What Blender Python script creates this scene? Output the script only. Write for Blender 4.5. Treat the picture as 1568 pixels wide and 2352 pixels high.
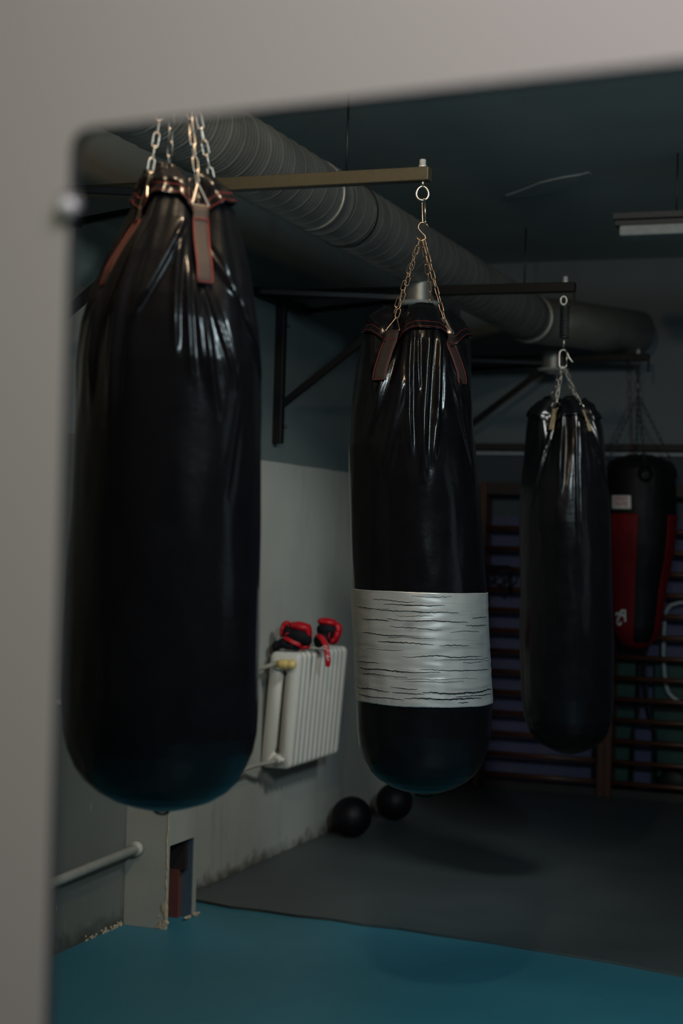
import bpy, math, random
import numpy as np
from mathutils import Vector, Matrix, noise
random.seed(7)
for o in list(bpy.data.objects): bpy.data.objects.remove(o)
S = bpy.context.scene
COL = S.collection
# ------------------------------------------------------------------ camera
F = 3800.0; CAMH = 1.6; SL = .028
def _n(v): return v / np.linalg.norm(v)
def _d(px, py): return np.array([px - 784., -(py - 1176.), F])
AY = _n(_d(2190, 1283)); AZ = _n(np.cross(_n(np.array([1, -SL, 0.])), AY))
if AZ[1] < 0: AZ = -AZ
AX = _n(np.cross(AY, AZ))
if AX[0] < 0: AX = -AX
CAM = np.array([0, 0, CAMH])
def ray(px, py):
    d = _d(px, py); return np.array([d @ AX, d @ AY, d @ AZ])
def onplane(px, py, ax, v):
    d = ray(px, py); return CAM + d * (v - CAM[ax]) / d[ax]
def atdepth(px, py, D): return CAM + ray(px, py) * D / F
cd = bpy.data.cameras.new('camera'); cam = bpy.data.objects.new('camera', cd); COL.objects.link(cam)
cd.sensor_fit = 'HORIZONTAL'; cd.sensor_width = 24; cd.lens = 24 * F / 1568; cd.clip_start = .05
R = Matrix(((AX[0], AX[1], -AX[2]), (AY[0], AY[1], -AY[2]), (AZ[0], AZ[1], -AZ[2])))
cam.matrix_world = Matrix.Translation((0, 0, CAMH)) @ R.to_4x4()
cd.dof.use_dof = True; cd.dof.focus_distance = 5.3; cd.dof.aperture_fstop = 2.6
S.camera = cam
# ------------------------------------------------------------------ world, lights, exposure
w = bpy.data.worlds.new('world'); S.world = w; w.use_nodes = True
bg = w.node_tree.nodes['Background']; bg.inputs[0].default_value = (.55, .7, 1, 1); bg.inputs[1].default_value = .01
def area(name, loc, aim, sx, sy, power, colr, spread=180):
    l = bpy.data.lights.new(name, 'AREA'); l.shape = 'RECTANGLE'; l.size = sx; l.size_y = sy; l.energy = power; l.color = colr
    l.spread = math.radians(spread); o = bpy.data.objects.new(name, l); COL.objects.link(o); o.location = loc
    o.rotation_euler = (Vector(aim) - Vector(loc)).to_track_quat('-Z', 'Y').to_euler(); return o
def spot(name, loc, aim, ang, blend, power, colr, rad):
    l = bpy.data.lights.new(name, 'SPOT'); l.spot_size = math.radians(ang); l.spot_blend = blend; l.energy = power; l.color = colr
    l.shadow_soft_size = rad; o = bpy.data.objects.new(name, l); COL.objects.link(o); o.location = loc
    o.rotation_euler = (Vector(aim) - Vector(loc)).to_track_quat('-Z', 'Y').to_euler(); return o
area('high_window_light', (1.2, 1.75, 3.2), (-.9, 4.9, .6), .38, .72, 44, (.74, .93, 1.0), 120)
spot('ceiling_spot_light', (-.2, 6.25, 3.4), (-3.17, 7.5, .45), 57, .75, 200, (.95, 1.0, .95), .32)
l = bpy.data.lights.new('warm_bulb_light', 'POINT'); l.energy = 85; l.color = (1, .72, .46); l.shadow_soft_size = .065
o = bpy.data.objects.new('warm_bulb_light', l); COL.objects.link(o); o.location = (-1.15, 2.75, 3.36)
area('side_fill_light', (3.9, 5.0, 1.9), (-1, 6.5, 2.6), 2.6, 1.4, 5.0, (.72, .93, 1.0), 180)  # added soft fill that lifts the ceiling; no window known on this side
area('hall_fill_light', (.5, .35, 3.1), (.3, 1.3, 1.9), 1.4, .5, 15.0, (1.0, .92, .97), 120)  # added fill on the camera side, only to light the mirror wall
area('hall_left_light', (-1.2, -.4, 2.6), (-.6, 1.3, 1.6), .5, .8, 1.15, (.92, 1.0, .55), 100)  # added green-yellow tint for the left of the mirror wall, no known source
area('hall_right_light', (1.9, .1, 2.3), (.5, 1.3, 2.0), .5, .5, 1.0, (.62, .68, 1.0), 110)  # added bluish tint for the right of the mirror wall, no known source
spot('floor_fill_light', (.9, 3.5, 3.3), (-.3, 5.2, 0), 52, 1.0, 125, (.70, .95, 1.0), .3)  # added fill to brighten the near blue floor, not a known lamp
S.view_settings.view_transform = 'Standard'; S.view_settings.look = 'None'; S.view_settings.gamma = 1
S.view_settings.use_curve_mapping = False; S.view_settings.exposure = 0

# ------------------------------------------------------------------ materials
class NT:
    def __init__(s, name):
        s.m = bpy.data.materials.new(name); s.m.use_nodes = True; s.t = s.m.node_tree; s.b = s.t.nodes['Principled BSDF']
    def n(s, typ, **k):
        x = s.t.nodes.new(typ)
        for a, v in k.items():
            if a.startswith('i_'):
                key = a[2:].replace('_', ' '); x.inputs[key].default_value = v
            else: setattr(x, a, v)
        return x
    def l(s, a, b): s.t.links.new(a, b)
    def mix(s, fac, a, b):
        x = s.n('ShaderNodeMix', data_type='RGBA')
        for sock, v in ((x.inputs[0], fac), (x.inputs[6], a), (x.inputs[7], b)):
            if hasattr(v, 'is_linked'): s.l(v, sock)
            elif isinstance(v, (int, float)): sock.default_value = v
            else: sock.default_value = (*v, 1)
        return x.outputs[2]
    def math(s, op, a, b=0, c=None, clamp=False):
        x = s.n('ShaderNodeMath', operation=op, use_clamp=clamp)
        for i, v in enumerate((a, b) if c is None else (a, b, c)):
            if hasattr(v, 'is_linked'): s.l(v, x.inputs[i])
            else: x.inputs[i].default_value = v
        return x.outputs[0]
    def noise(s, scale, detail=4, rough=.55, vec=None, mapping=None, dist=0):
        x = s.n('ShaderNodeTexNoise'); x.inputs['Scale'].default_value = scale; x.inputs['Detail'].default_value = detail
        x.inputs['Roughness'].default_value = rough; x.inputs['Distortion'].default_value = dist
        g = vec or s.pos()
        if mapping:
            mp = s.n('ShaderNodeMapping'); mp.inputs['Scale'].default_value = mapping; s.l(g, mp.inputs['Vector']); g = mp.outputs[0]
        s.l(g, x.inputs['Vector']); return x.outputs['Fac']
    def pos(s):
        if not hasattr(s, '_p'): s._p = s.n('ShaderNodeTexCoord').outputs['Object']
        return s._p
    def ramp(s, fac, a, b):
        x = s.n('ShaderNodeMapRange', clamp=True); s.l(fac, x.inputs[0]); x.inputs[1].default_value = a; x.inputs[2].default_value = b; return x.outputs[0]
    def bump(s, h, strength=.3, dist=.002):
        x = s.n('ShaderNodeBump'); x.inputs['Strength'].default_value = strength; x.inputs['Distance'].default_value = dist
        s.l(h, x.inputs['Height']); s.l(x.outputs[0], s.b.inputs['Normal'])
    def base(s, c):
        if hasattr(c, 'is_linked'): s.l(c, s.b.inputs['Base Color'])
        else: s.b.inputs['Base Color'].default_value = (*c, 1)
    def done(s, rough=.5, metal=0, spec=.5, coat=0):
        if hasattr(rough, 'is_linked'): s.l(rough, s.b.inputs['Roughness'])
        else: s.b.inputs['Roughness'].default_value = rough
        s.b.inputs['Metallic'].default_value = metal; s.b.inputs['Specular IOR Level'].default_value = spec
        s.b.inputs['Coat Weight'].default_value = coat; return s.m
def simple(name, c, rough=.5, metal=0, spec=.5, var=.25, nscale=30, bmp=.1, coat=0):
    t = NT(name); n = t.noise(nscale)
    t.base(t.mix(n, tuple(x * (1 - var) for x in c), tuple(min(1, x * (1 + var)) for x in c)))
    if bmp: t.bump(n, bmp)
    return t.done(rough, metal, spec, coat)
M = {}
def leather(name, c, r0=.2, r1=.34):
    t = NT(name); n = t.noise(14); f = t.noise(260, 3)
    t.base(t.mix(n, tuple(x * .7 for x in c), tuple(x * 1.3 for x in c)))
    m = t.noise(35, 4, .6)
    h = t.math('ADD', t.math('MULTIPLY', m, 1.0), t.math('MULTIPLY', f, .12))
    t.bump(h, .22, .003)
    return t.done(t.math('ADD', t.math('MULTIPLY', n, r1 - r0), r0), 0, .25)
M['vinyl'] = leather('black_vinyl', (.004, .004, .005), .13, .25)
M['vinyl_matte'] = leather('black_matte_leather', (.006, .006, .0075), .45, .6)
M['vinyl_red'] = leather('red_leather', (.16, .004, .008), .5, .65)
M['webbing'] = simple('brown_webbing', (.022, .012, .010), .75, bmp=.4, nscale=300)
M['webbing_tan'] = simple('tan_webbing', (.20, .15, .085), .8, bmp=.4, nscale=300)
M['thread'] = simple('red_thread', (.20, .014, .011), .7, bmp=0)
M['thread_pale'] = simple('pale_thread', (.25, .24, .22), .6, bmp=0)
M['steel'] = simple('zinc_steel', (.62, .56, .50), .33, 1, bmp=.15, nscale=80)
M['steel_rust'] = simple('rusty_chain_steel', (.55, .38, .26), .38, 1, var=.45, nscale=60, bmp=.2)
M['steel_dark'] = simple('dull_dark_steel', (.10, .105, .11), .5, 1, bmp=.15, nscale=80)
M['bracket'] = simple('olive_brown_steel_paint', (.085, .07, .042), .42, 0, bmp=.15, nscale=50)
M['bracket_black'] = simple('black_steel_paint', (.005, .0045, .005), .5, 0, spec=.3, bmp=.1, nscale=50)
M['white_paint'] = simple('yellowed_radiator_enamel', (.62, .60, .55), .42, 0, var=.08, nscale=6, bmp=.2)
M['slot_dark'] = simple('radiator_inner', (.02, .02, .02), .8)
M['valve_yellow'] = simple('cream_plastic', (.72, .53, .20), .4, var=.05)
M['pipe'] = simple('painted_pipe', (.36, .35, .31), .45, var=.2, nscale=20)
M['rubber'] = simple('black_ball_rubber', (.004, .0035, .006), .5, spec=.25, bmp=.2, nscale=60)
M['glove_red'] = simple('glove_red_leather', (.42, .004, .012), .45, spec=.35, var=.12, bmp=.15, nscale=60)
M['glove_black'] = simple('glove_black_leather', (.004, .004, .007), .7, spec=.2, bmp=.3, nscale=90)
M['print_white'] = simple('white_print', (.75, .74, .72), .6, bmp=0, var=.05)
M['print_red'] = simple('red_print', (.45, .02, .03), .6, bmp=0, var=.05)
M['wood'] = simple('orange_brown_wood', (.065, .021, .010), .45, var=.4, nscale=9, bmp=.2)
M['wood_dark'] = simple('dark_rail_wood', (.018, .012, .011), .6, var=.4, nscale=9, bmp=.2)
M['trim_pale'] = simple('pale_trim_paint', (.30, .33, .35), .5)
M['green'] = simple('dark_green_vinyl', (.004, .045, .034), .6)
M['lamp_white'] = simple('lamp_diffuser_plastic', (.42, .45, .44), .5, bmp=0)
M['lamp_body'] = simple('lamp_housing_paint', (.06, .065, .07), .5)
M['flange'] = simple('white_vent_enamel', (.42, .45, .44), .35)
M['chrome'] = simple('polished_chrome', (.9, .9, .9), .15, 1, bmp=0)
M['inner_darkened'] = simple('darkened_inner_wall', (.03, .034, .036), .9)  # front wall's inner side and reveal, darkened to suppress reflections and a lit edge
M['clip_white'] = simple('pale_polished_metal', (.85, .85, .85), .25, .3, bmp=0)
M['plaster'] = simple('bare_plaster', (.36, .29, .20), .9, var=.4, nscale=50, bmp=.6)

# duct: galvanised
t = NT('galvanised_duct'); n1 = t.noise(5, 5, .6); n2 = t.noise(60, 3, .6, mapping=(1, .1, 1))
t.base(t.mix(n1, (.20, .20, .19), (.52, .50, .45))); t.bump(t.math('ADD', n1, t.math('MULTIPLY', n2, .3)), .25, .01)
M['duct'] = t.done(t.math('ADD', t.math('MULTIPLY', n1, .15), .38), .6)
# silver tape with horizontal cracks
t = NT('silver_tape')
c = t.noise(1, 5, .6, mapping=(8, 8, 260)); c2 = t.noise(1, 6, .65, mapping=(3, 3, 60), dist=.3)
stain = t.ramp(t.noise(9, 4), .62, .78)
col = t.mix(t.noise(5, 4), (.36, .37, .37), (.60, .60, .58)); col = t.mix(t.math('MULTIPLY', stain, .5), col, (.1, .1, .1)); col = t.mix(t.math('MULTIPLY', t.ramp(c2, .56, .68), .35), col, (.15, .15, .15))
t.base(col); t.bump(t.math('ADD', t.math('MULTIPLY', c, .5), t.math('MULTIPLY', c2, .3)), .25, .002)
M['tape'] = t.done(.40, .45)
M['crack'] = simple('dark_torn_tape', (.02, .02, .02), .9, spec=.1, bmp=0)
# walls
def wallmat(name, low, up, zline, nearlow=None, nearup=None, ysplit=None, dirt=True, top=None):
    t = NT(name); p = t.pos(); sx = t.n('ShaderNodeSeparateXYZ'); t.l(p, sx.inputs[0]); z = sx.outputs[2]; y = sx.outputs[1]
    zz = t.math('ADD', z, t.math('MULTIPLY', t.math('SUBTRACT', t.noise(3, 2), .5), .01))
    f = t.math('GREATER_THAN', zz, zline); c1 = t.mix(f, low, up)
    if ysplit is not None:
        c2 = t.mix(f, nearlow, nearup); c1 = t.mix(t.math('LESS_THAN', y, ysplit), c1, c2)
    if top: c1 = t.mix(t.math('GREATER_THAN', z, top[0]), c1, top[1])
    n = t.noise(1.6, 6, .6); st = t.noise(3, 5, .65, mapping=(1, 3, .6))
    v = t.mix(n, (.72, .72, .72), (1.12, 1.12, 1.1)); m = t.n('ShaderNodeMix', data_type='RGBA', blend_type='MULTIPLY'); m.inputs[0].default_value = 1
    t.l(c1, m.inputs[6]); t.l(v, m.inputs[7]); c1 = m.outputs[2]
    c1 = t.mix(t.math('MULTIPLY', t.ramp(st, .56, .74), .30), c1, (.10, .11, .10))
    scr = t.math('MULTIPLY', t.ramp(t.noise(1, 3, .5, mapping=(60, 60, 9)), .74, .77), .5); c1 = t.mix(scr, c1, (.6, .6, .58))
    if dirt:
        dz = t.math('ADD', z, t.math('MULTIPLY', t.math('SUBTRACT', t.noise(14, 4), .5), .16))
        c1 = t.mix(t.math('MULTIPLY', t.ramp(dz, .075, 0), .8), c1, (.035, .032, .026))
    t.base(c1); t.bump(t.math('ADD', t.noise(8, 4), t.math('MULTIPLY', t.noise(120, 3), .25)), .35, .006)
    return t.done(.62, 0, .35)
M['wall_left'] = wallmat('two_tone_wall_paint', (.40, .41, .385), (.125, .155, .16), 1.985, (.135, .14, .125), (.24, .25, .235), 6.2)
M['wall_back'] = wallmat('back_wall_paint', (.075, .075, .15), (.05, .065, .08), 1.80, top=(2.24, (.16, .19, .205)))
M['wall_front'] = simple('smooth_mirror_wall_paint', (.60, .57, .54), .7, var=.03, nscale=1.2, bmp=.1)
M['wall_right'] = simple('dim_wall_paint', (.07, .08, .08), .8)
M['ceiling'] = simple('ceiling_paint', (.50, .56, .57), .8, var=.2, nscale=1.5)
M['pier'] = simple('pier_grey_paint', (.28, .275, .24), .6, var=.15, nscale=5, bmp=.3)
M['niche'] = simple('niche_red_brown', (.09, .022, .016), .8, var=.4, nscale=10)
M['niche_blue'] = simple('niche_blue_paint', (.05, .08, .11), .5, var=.3, nscale=10)
t = NT('blue_vinyl_floor'); n = t.noise(1.5, 6, .6); n2 = t.noise(60, 3)
c = t.mix(n, (.016, .115, .165), (.036, .170, .225)); c = t.mix(t.math('MULTIPLY', t.ramp(t.noise(7, 5, .65), .58, .75), .3), c, (.02, .06, .08))
t.base(c); t.bump(n2, .12, .002); M['floor'] = t.done(t.math('ADD', t.math('MULTIPLY', n, .25), .33), 0, .4)
t = NT('grey_rubber_mat'); n = t.noise(2.2, 6, .6); c = t.mix(n, (.040, .052, .055), (.065, .078, .080))
t.base(c); t.bump(t.noise(90, 3), .15, .002); M['mat'] = t.done(t.math('ADD', t.math('MULTIPLY', n, .25), .36), 0, .45)

# ------------------------------------------------------------------ mesh helpers
class MB:
    def __init__(s): s.v = []; s.f = []
    def add(s, vs, fs):
        o = len(s.v); s.v += [tuple(map(float, x)) for x in vs]; s.f += [tuple(i + o for i in f) for f in fs]; return s
    def box(s, a, b):
        x0, y0, z0 = a; x1, y1, z1 = b
        return s.add([(x0,y0,z0),(x1,y0,z0),(x1,y1,z0),(x0,y1,z0),(x0,y0,z1),(x1,y0,z1),(x1,y1,z1),(x0,y1,z1)],
                     [(0,3,2,1),(4,5,6,7),(0,1,5,4),(1,2,6,5),(2,3,7,6),(3,0,4,7)])
    def tube(s, pts, r, n=10, closed=False, cap=True):
        pts = [Vector(p) for p in pts]; m = len(pts); rr = r if isinstance(r, (list, tuple)) else [r] * m
        def tg(i):
            if closed: return (pts[(i + 1) % m] - pts[i - 1]).normalized()
            return (pts[min(i + 1, m - 1)] - pts[max(i - 1, 0)]).normalized()
        T = tg(0); N = T.orthogonal().normalized(); vs = []
        for i in range(m):
            T2 = tg(i); q = T.rotation_difference(T2); N = q @ N; N = (N - T2 * N.dot(T2)).normalized(); T = T2; Bn = T.cross(N)
            for k in range(n):
                a = 2 * math.pi * k / n; vs.append(pts[i] + (N * math.cos(a) + Bn * math.sin(a)) * rr[i])
        fs = []
        for i in range(m if closed else m - 1):
            j = (i + 1) % m
            for k in range(n): fs.append((i*n+k, i*n+(k+1)%n, j*n+(k+1)%n, j*n+k))
        if cap and not closed: fs += [tuple(range(n - 1, -1, -1)), tuple((m - 1) * n + k for k in range(n))]
        return s.add(vs, fs)
    def bar(s, p, q, wd, ht, up=(0, 0, 1)):
        p = Vector(p); q = Vector(q); d = (q - p).normalized(); u = Vector(up); sd = d.cross(u)
        if sd.length < 1e-4: sd = d.cross(Vector((0, 1, 0)))
        sd.normalize(); u = sd.cross(d).normalized(); vs = []
        for e in (p, q):
            for a, b in ((-1,-1),(1,-1),(1,1),(-1,1)): vs.append(e + sd * a * wd / 2 + u * b * ht / 2)
        return s.add(vs, [(3,2,1,0),(4,5,6,7),(0,1,5,4),(1,2,6,5),(2,3,7,6),(3,0,4,7)])
    def lathe(s, prof, c, axis='z', n=32, cap=True):
        vs = []
        for r, h in prof:
            for k in range(n):
                a = 2 * math.pi * k / n; x, y = r * math.cos(a), r * math.sin(a)
                vs.append((c[0]+x, c[1]+y, c[2]+h) if axis == 'z' else (c[0]+h, c[1]+x, c[2]+y) if axis == 'x' else (c[0]+x, c[1]+h, c[2]+y))
        fs = [(i*n+k, i*n+(k+1)%n, (i+1)*n+(k+1)%n, (i+1)*n+k) for i in range(len(prof)-1) for k in range(n)]
        if cap: fs += [tuple(range(n-1,-1,-1)), tuple((len(prof)-1)*n+k for k in range(n))]
        return s.add(vs, fs)
    def ell(s, c, rad, rot=None, n=20, m=14):
        vs = []; fs = []; Rm = rot or Matrix.Identity(3)
        for i in range(m + 1):
            ph = math.pi * i / m
            for k in range(n):
                a = 2 * math.pi * k / n
                vs.append(Vector(c) + Rm @ Vector((rad[0]*math.sin(ph)*math.cos(a), rad[1]*math.sin(ph)*math.sin(a), rad[2]*math.cos(ph))))
        for i in range(m):
            for k in range(n): fs.append((i*n+k, (i+1)*n+k, (i+1)*n+(k+1)%n, i*n+(k+1)%n))
        return s.add(vs, fs)
    def obj(s, name, mat, parent=None, smooth=True, bevel=0, sub=0, wn=False):
        me = bpy.data.meshes.new(name); me.from_pydata(s.v, [], s.f); me.update()
        o = bpy.data.objects.new(name, me); COL.objects.link(o); me.materials.append(M[mat] if isinstance(mat, str) else mat)
        if smooth: me.polygons.foreach_set('use_smooth', [True] * len(me.polygons))
        if bevel:
            b = o.modifiers.new('bevel', 'BEVEL'); b.width = bevel; b.segments = 3; b.limit_method = 'ANGLE'; b.harden_normals = True
        if sub:
            b = o.modifiers.new('sub', 'SUBSURF'); b.levels = sub; b.render_levels = sub
        if parent is not None:
            o.parent = parent; o.matrix_parent_inverse = Matrix.Translation(-Vector(parent_loc(parent)))
        return o
def parent_loc(p):
    return p.location.copy() if p.data is None else Vector((0, 0, 0))   # mesh parts keep world coordinates
def tag(o, label, cat, group=None):
    o['label'] = label; o['category'] = cat
    if group: o['group'] = group
    return o
def thing(name, loc, label, cat, group=None):
    o = bpy.data.objects.new(name, None); COL.objects.link(o); o.location = loc; o.empty_display_size = .05; return tag(o, label, cat, group)
def struct(o): o['kind'] = 'structure'; return o
def zyl(name, p, q, r, mat, parent=None, n=20, bevel=0):
    return MB().tube([p, q], r, n).obj(name, mat, parent, bevel=bevel, smooth=True)
def flat(o):  # keep flat ends crisp on smooth tubes
    o.data.polygons.foreach_set('use_smooth', [len(p.vertices) <= 4 for p in o.data.polygons]); return o

# ------------------------------------------------------------------ room shell
XL = -3.171; YB = 10.77; ZC = 3.5; XR = 4.0
struct(MB().box((XL - .1, -1.5, -.1), (XR, YB + .1, 0)).obj('floor', 'floor', smooth=False))
struct(MB().box((XL - .1, .4, ZC), (XR, YB + .1, ZC + .1)).obj('ceiling', 'ceiling', smooth=False))
struct(MB().box((XL - .1, .9, 0), (XL, YB, ZC)).obj('wall_left', 'wall_left', smooth=False))
struct(MB().box((XL - .1, YB, 0), (XR, YB + .1, ZC)).obj('wall_back', 'wall_back', smooth=False))
struct(MB().box((XR, .9, 0), (XR + .1, YB, ZC)).obj('wall_right', 'wall_right', smooth=False))
# front wall carrying the mirror: the mirrored hall is seen through its outline
P0 = atdepth(784, 210, 1.3); ang = math.radians(8.2)
U = Vector((math.cos(ang), -math.sin(ang), 0)); NW = Vector((math.sin(ang), math.cos(ang), 0))
def onfront(px, py):
    d = Vector(ray(px, py)); return Vector(CAM) + d * ((Vector(P0) - Vector(CAM)).dot(NW) / d.dot(NW))
def uz(p): q = p - Vector(P0); return q.dot(U), p.z
TLc = uz(onfront(163, 297)); BLc = uz(onfront(101, 2352)); TR = uz(onfront(1568, 138))
sl = (TR[1] - TLc[1]) / (TR[0] - TLc[0]); sv = (BLc[0] - TLc[0]) / (BLc[1] - TLc[1])
zb = .25; hole = []
bl = (TLc[0] + sv * (zb - TLc[1]), zb); ur = 1.25; tr = (ur, TLc[1] + sl * (ur - TLc[0])); br = (ur, zb)
rc = .022  # rounded top-left corner of the mirror
def corner(c, d1, d2, r, k=6):
    return [(c[0] + d1[0]*r*(1-s)**2 + d2[0]*r*s**2, c[1] + d1[1]*r*(1-s)**2 + d2[1]*r*s**2) for s in [i / k for i in range(k + 1)]]
hole = [bl] + corner(TLc, (0, -1), (1, 0), rc) + [tr, br]
def w3(u, z, dd): return Vector((P0[0], P0[1], 0)) + U * u + NW * dd + Vector((0, 0, z))
uL = -3.4; uR = 4.3; outer = [(uL, 0), (uL, ZC), (uR, ZC), (uR, 0)]
mb = MB(); TH = .012
def ringfaces(dd, flip):
    n = len(hole); vs = [w3(*p, dd) for p in hole] + [w3(*p, dd) for p in outer]; nc = n - 3  # corner pts 1..n-3
    fs = [(0, n, n + 1, 1)] + [(i, n + 1, i + 1) for i in range(1, n - 3)] + [(n - 3, n + 1, n + 2, n - 2), (n - 2, n + 2, n + 3, n - 1), (n - 1, n + 3, n, 0)]
    mb.add(vs, [f[::-1] for f in fs] if flip else fs)
ringfaces(0, False); ringfaces(TH, True)
vs = [w3(*p, 0) for p in hole] + [w3(*p, TH) for p in hole]; n = len(hole)
mb.add(vs, [(i, (i + 1) % n, n + (i + 1) % n, n + i) for i in range(n)])
fw = struct(mb.obj('wall_front', 'wall_front', smooth=False)); fw.data.materials.append(M['inner_darkened'])
for p in fw.data.polygons:
    if (Vector(p.center) - Vector(P0)).dot(NW) > 1e-4: p.material_index = 1
# mirror clip
cp = onfront(156, 478); k = thing('mirror_clip', cp, 'small round pale metal clip on the left edge of the mirror', 'mirror clip')
qm = NW
MB().tube([cp - qm * .001, cp - qm * .004, cp - qm * .007, cp - qm * .009], [.0105, .0105, .0085, .001], 20).obj('cap', 'clip_white', k)
MB().tube([cp + qm * .002, cp - qm * .001], [.014, .014], 20).obj('washer', 'steel_dark', k)

# pier (boxed pipe chase) with a niche in its side
px0, px1, py0, py1 = XL, -2.98, 6.115, 6.40; zt = 1.3
nz = onplane(437, 1926, 0, px1)[2]; ny0, ny1 = 6.135, 6.365
mb = MB().box((px0, py0, 0), (px1, ny0, zt)).box((px0, ny1, 0), (px1, py1, zt)).box((px0, ny0, nz), (px1, ny1, zt))
pier = struct(mb.obj('trim_1', 'pier', smooth=False))
def part(o, mesh_o): return mesh_o
MB().box((px0 + .001, ny0, 0.001), (px0 + .02, ny1, nz)).obj('niche_back', 'niche', pier, False)
MB().box((px0 + .02, ny1 - .012, 0.001), (px1 - .002, ny1 - .0005, nz)).obj('niche_jamb', 'niche_blue', pier, False)
xr = onplane(411, 2000, 1, ny1 - .04)[0]
MB().box((px0 + .02, ny1 - .045, 0.001), (xr, ny1 - .012, nz * .60)).obj('niche_board', 'niche', pier, False)
MB().box((px0 + .02, ny1 - .04, nz * .60), (px1 - .02, ny1 - .012, nz)).obj('niche_shade', 'wood_dark', pier, False)  # dark board stands in for the shade in the upper niche
# broken plaster along the pier's front corner and foot
mb = MB(); rnd = random.Random(3)
z = 0.0
while z < .62:
    s = (.018 if z < .09 else .005) * rnd.uniform(.4, 1.2); mb.ell((px1 + .001 - rnd.uniform(0, s), py0 - .0005, z), (s, .004, rnd.uniform(.012, .03)), n=8, m=6); z += rnd.uniform(.016, .035)
for i in range(22): mb.ell((px1 - abs(rnd.gauss(0, .03)), py0 - .001, abs(rnd.gauss(0, .022))), (rnd.uniform(.003, .012), .003, rnd.uniform(.003, .012)), n=8, m=6)
for i in range(14): mb.ell((px1 + .004, rnd.uniform(6.3, 6.42), rnd.uniform(0, .012)), (.005, rnd.uniform(.006, .02), .006), n=8, m=6)
mb.obj('broken_plaster', 'plaster', pier)
mb = MB()
for i in range(60):
    yy = 6.1 - abs(rnd.gauss(0, .16)); mb.ell((XL + .002, yy, abs(rnd.gauss(0, .008))), (.003, rnd.uniform(.002, .010), rnd.uniform(.002, .006)), n=8, m=6)
tag(mb.obj('plaster_crumbs', 'plaster'), 'crumbling pale plaster bits at the foot of the wall left of the pier', 'plaster crumbs')['kind'] = 'stuff'

# grey mat with wavy edge on blue floor
edge = [(436, 2066), (470, 2073), (530, 2085), (600, 2093), (680, 2105), (760, 2113), (830, 2125), (915, 2134), (1000, 2148), (1120, 2165), (1240, 2185), (1400, 2211), (1568, 2243), (1720, 2268)]
E2 = [onplane(x, y, 2, .004) for x, y in edge]; E2[0][0] = XL + .002
pts = [(p[0], p[1]) for p in E2]
pts += [(XR, pts[-1][1] - .5)]
mb = MB(); vs = []; m = len(pts)
for zz in (.0005, .012):
    vs += [(p[0], p[1], zz) for p in pts] + [(p[0], YB - .005, zz) for p in pts]
fs = []
for i in range(m - 1):
    fs += [(2*m+i, 2*m+i+1, 3*m+i+1, 3*m+i), (i+1, i, m+i, m+i+1), (i, i+1, 2*m+i+1, 2*m+i), (m+i+1, m+i, 3*m+i, 3*m+i+1)]
fs += [(0, 2*m, 3*m, m), (m-1, 2*m-1, 4*m-1, 3*m-1)]
mb.add(vs, fs); tag(mb.obj('floor_mat', 'mat', smooth=False), 'dark grey rubber mat covering the far part of the blue floor', 'mat')
crp = [Vector((p[0], p[1] - .004, .004)) for p in pts]
MT = .012  # top of the mat

# pipes
pk = thing('wall_pipe', (XL + .05, 5.4, .34), 'painted pipe running low along the left wall into the pier', 'pipe')
za = onplane(262, 1967, 0, XL + .055)[2]; zb2 = onplane(112, 2031, 0, XL + .055)[2]
MB().tube([(XL + .055, 3.4, zb2 - .04), (XL + .055, 5.4, zb2), (XL + .055, 6.11, za)], .019, 16).obj('tube', 'pipe', pk)
MB().tube([(XL + .055, 6.085, za), (XL + .055, 6.113, za)], .030, 20).obj('wall_flange', 'pipe', pk)
MB().box((XL + .001, 5.2, zb2 - .03), (XL + .04, 5.22, zb2 - .015)).obj('bracket', 'pipe', pk, False)

# ------------------------------------------------------------------ air duct
DX, DZ, DR = -2.435, 2.983, .138
du = thing('air_duct', (DX, 6, DZ), 'round galvanised spiral air duct hanging along the ceiling above the bags', 'air duct')
mb = MB(); nn = 64; y = 1.35; ys = []; y_end = 9.75
N = 1500; pitch = .112; rows = []
for i in range(N + 1):
    yy = 1.35 + (y_end - 1.35) * i / N
    rows.append(yy)
vs = []
for yy in rows:
    for k2 in range(nn):
        a = 2 * math.pi * k2 / nn; ph = ((yy - a / (2 * math.pi) * pitch) / pitch) % 1.0
        r = DR
        if ph < .085: r += .0042 * math.sin(ph / .085 * math.pi)
        else:
            r += .0006 * math.sin((ph - .085) / .915 * math.pi * 2 * 4)
        vs.append((DX + r * math.cos(a), yy, DZ + r * math.sin(a)))
mb.add(vs, [(i*nn+k2, (i+1)*nn+k2, (i+1)*nn+(k2+1)%nn, i*nn+(k2+1)%nn) for i in range(N) for k2 in range(nn)])
mb.obj('spiral_tube', 'duct', du)
MB().lathe([(DR, -.06), (DR + .006, -.06), (DR + .006, -.045), (DR + .003, -.04), (DR + .003, .04), (DR + .006, .045), (DR + .006, .06), (DR, .06)], (DX, 6.18, DZ), 'y', 64, False).obj('joint_sleeve', 'duct', du)
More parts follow.
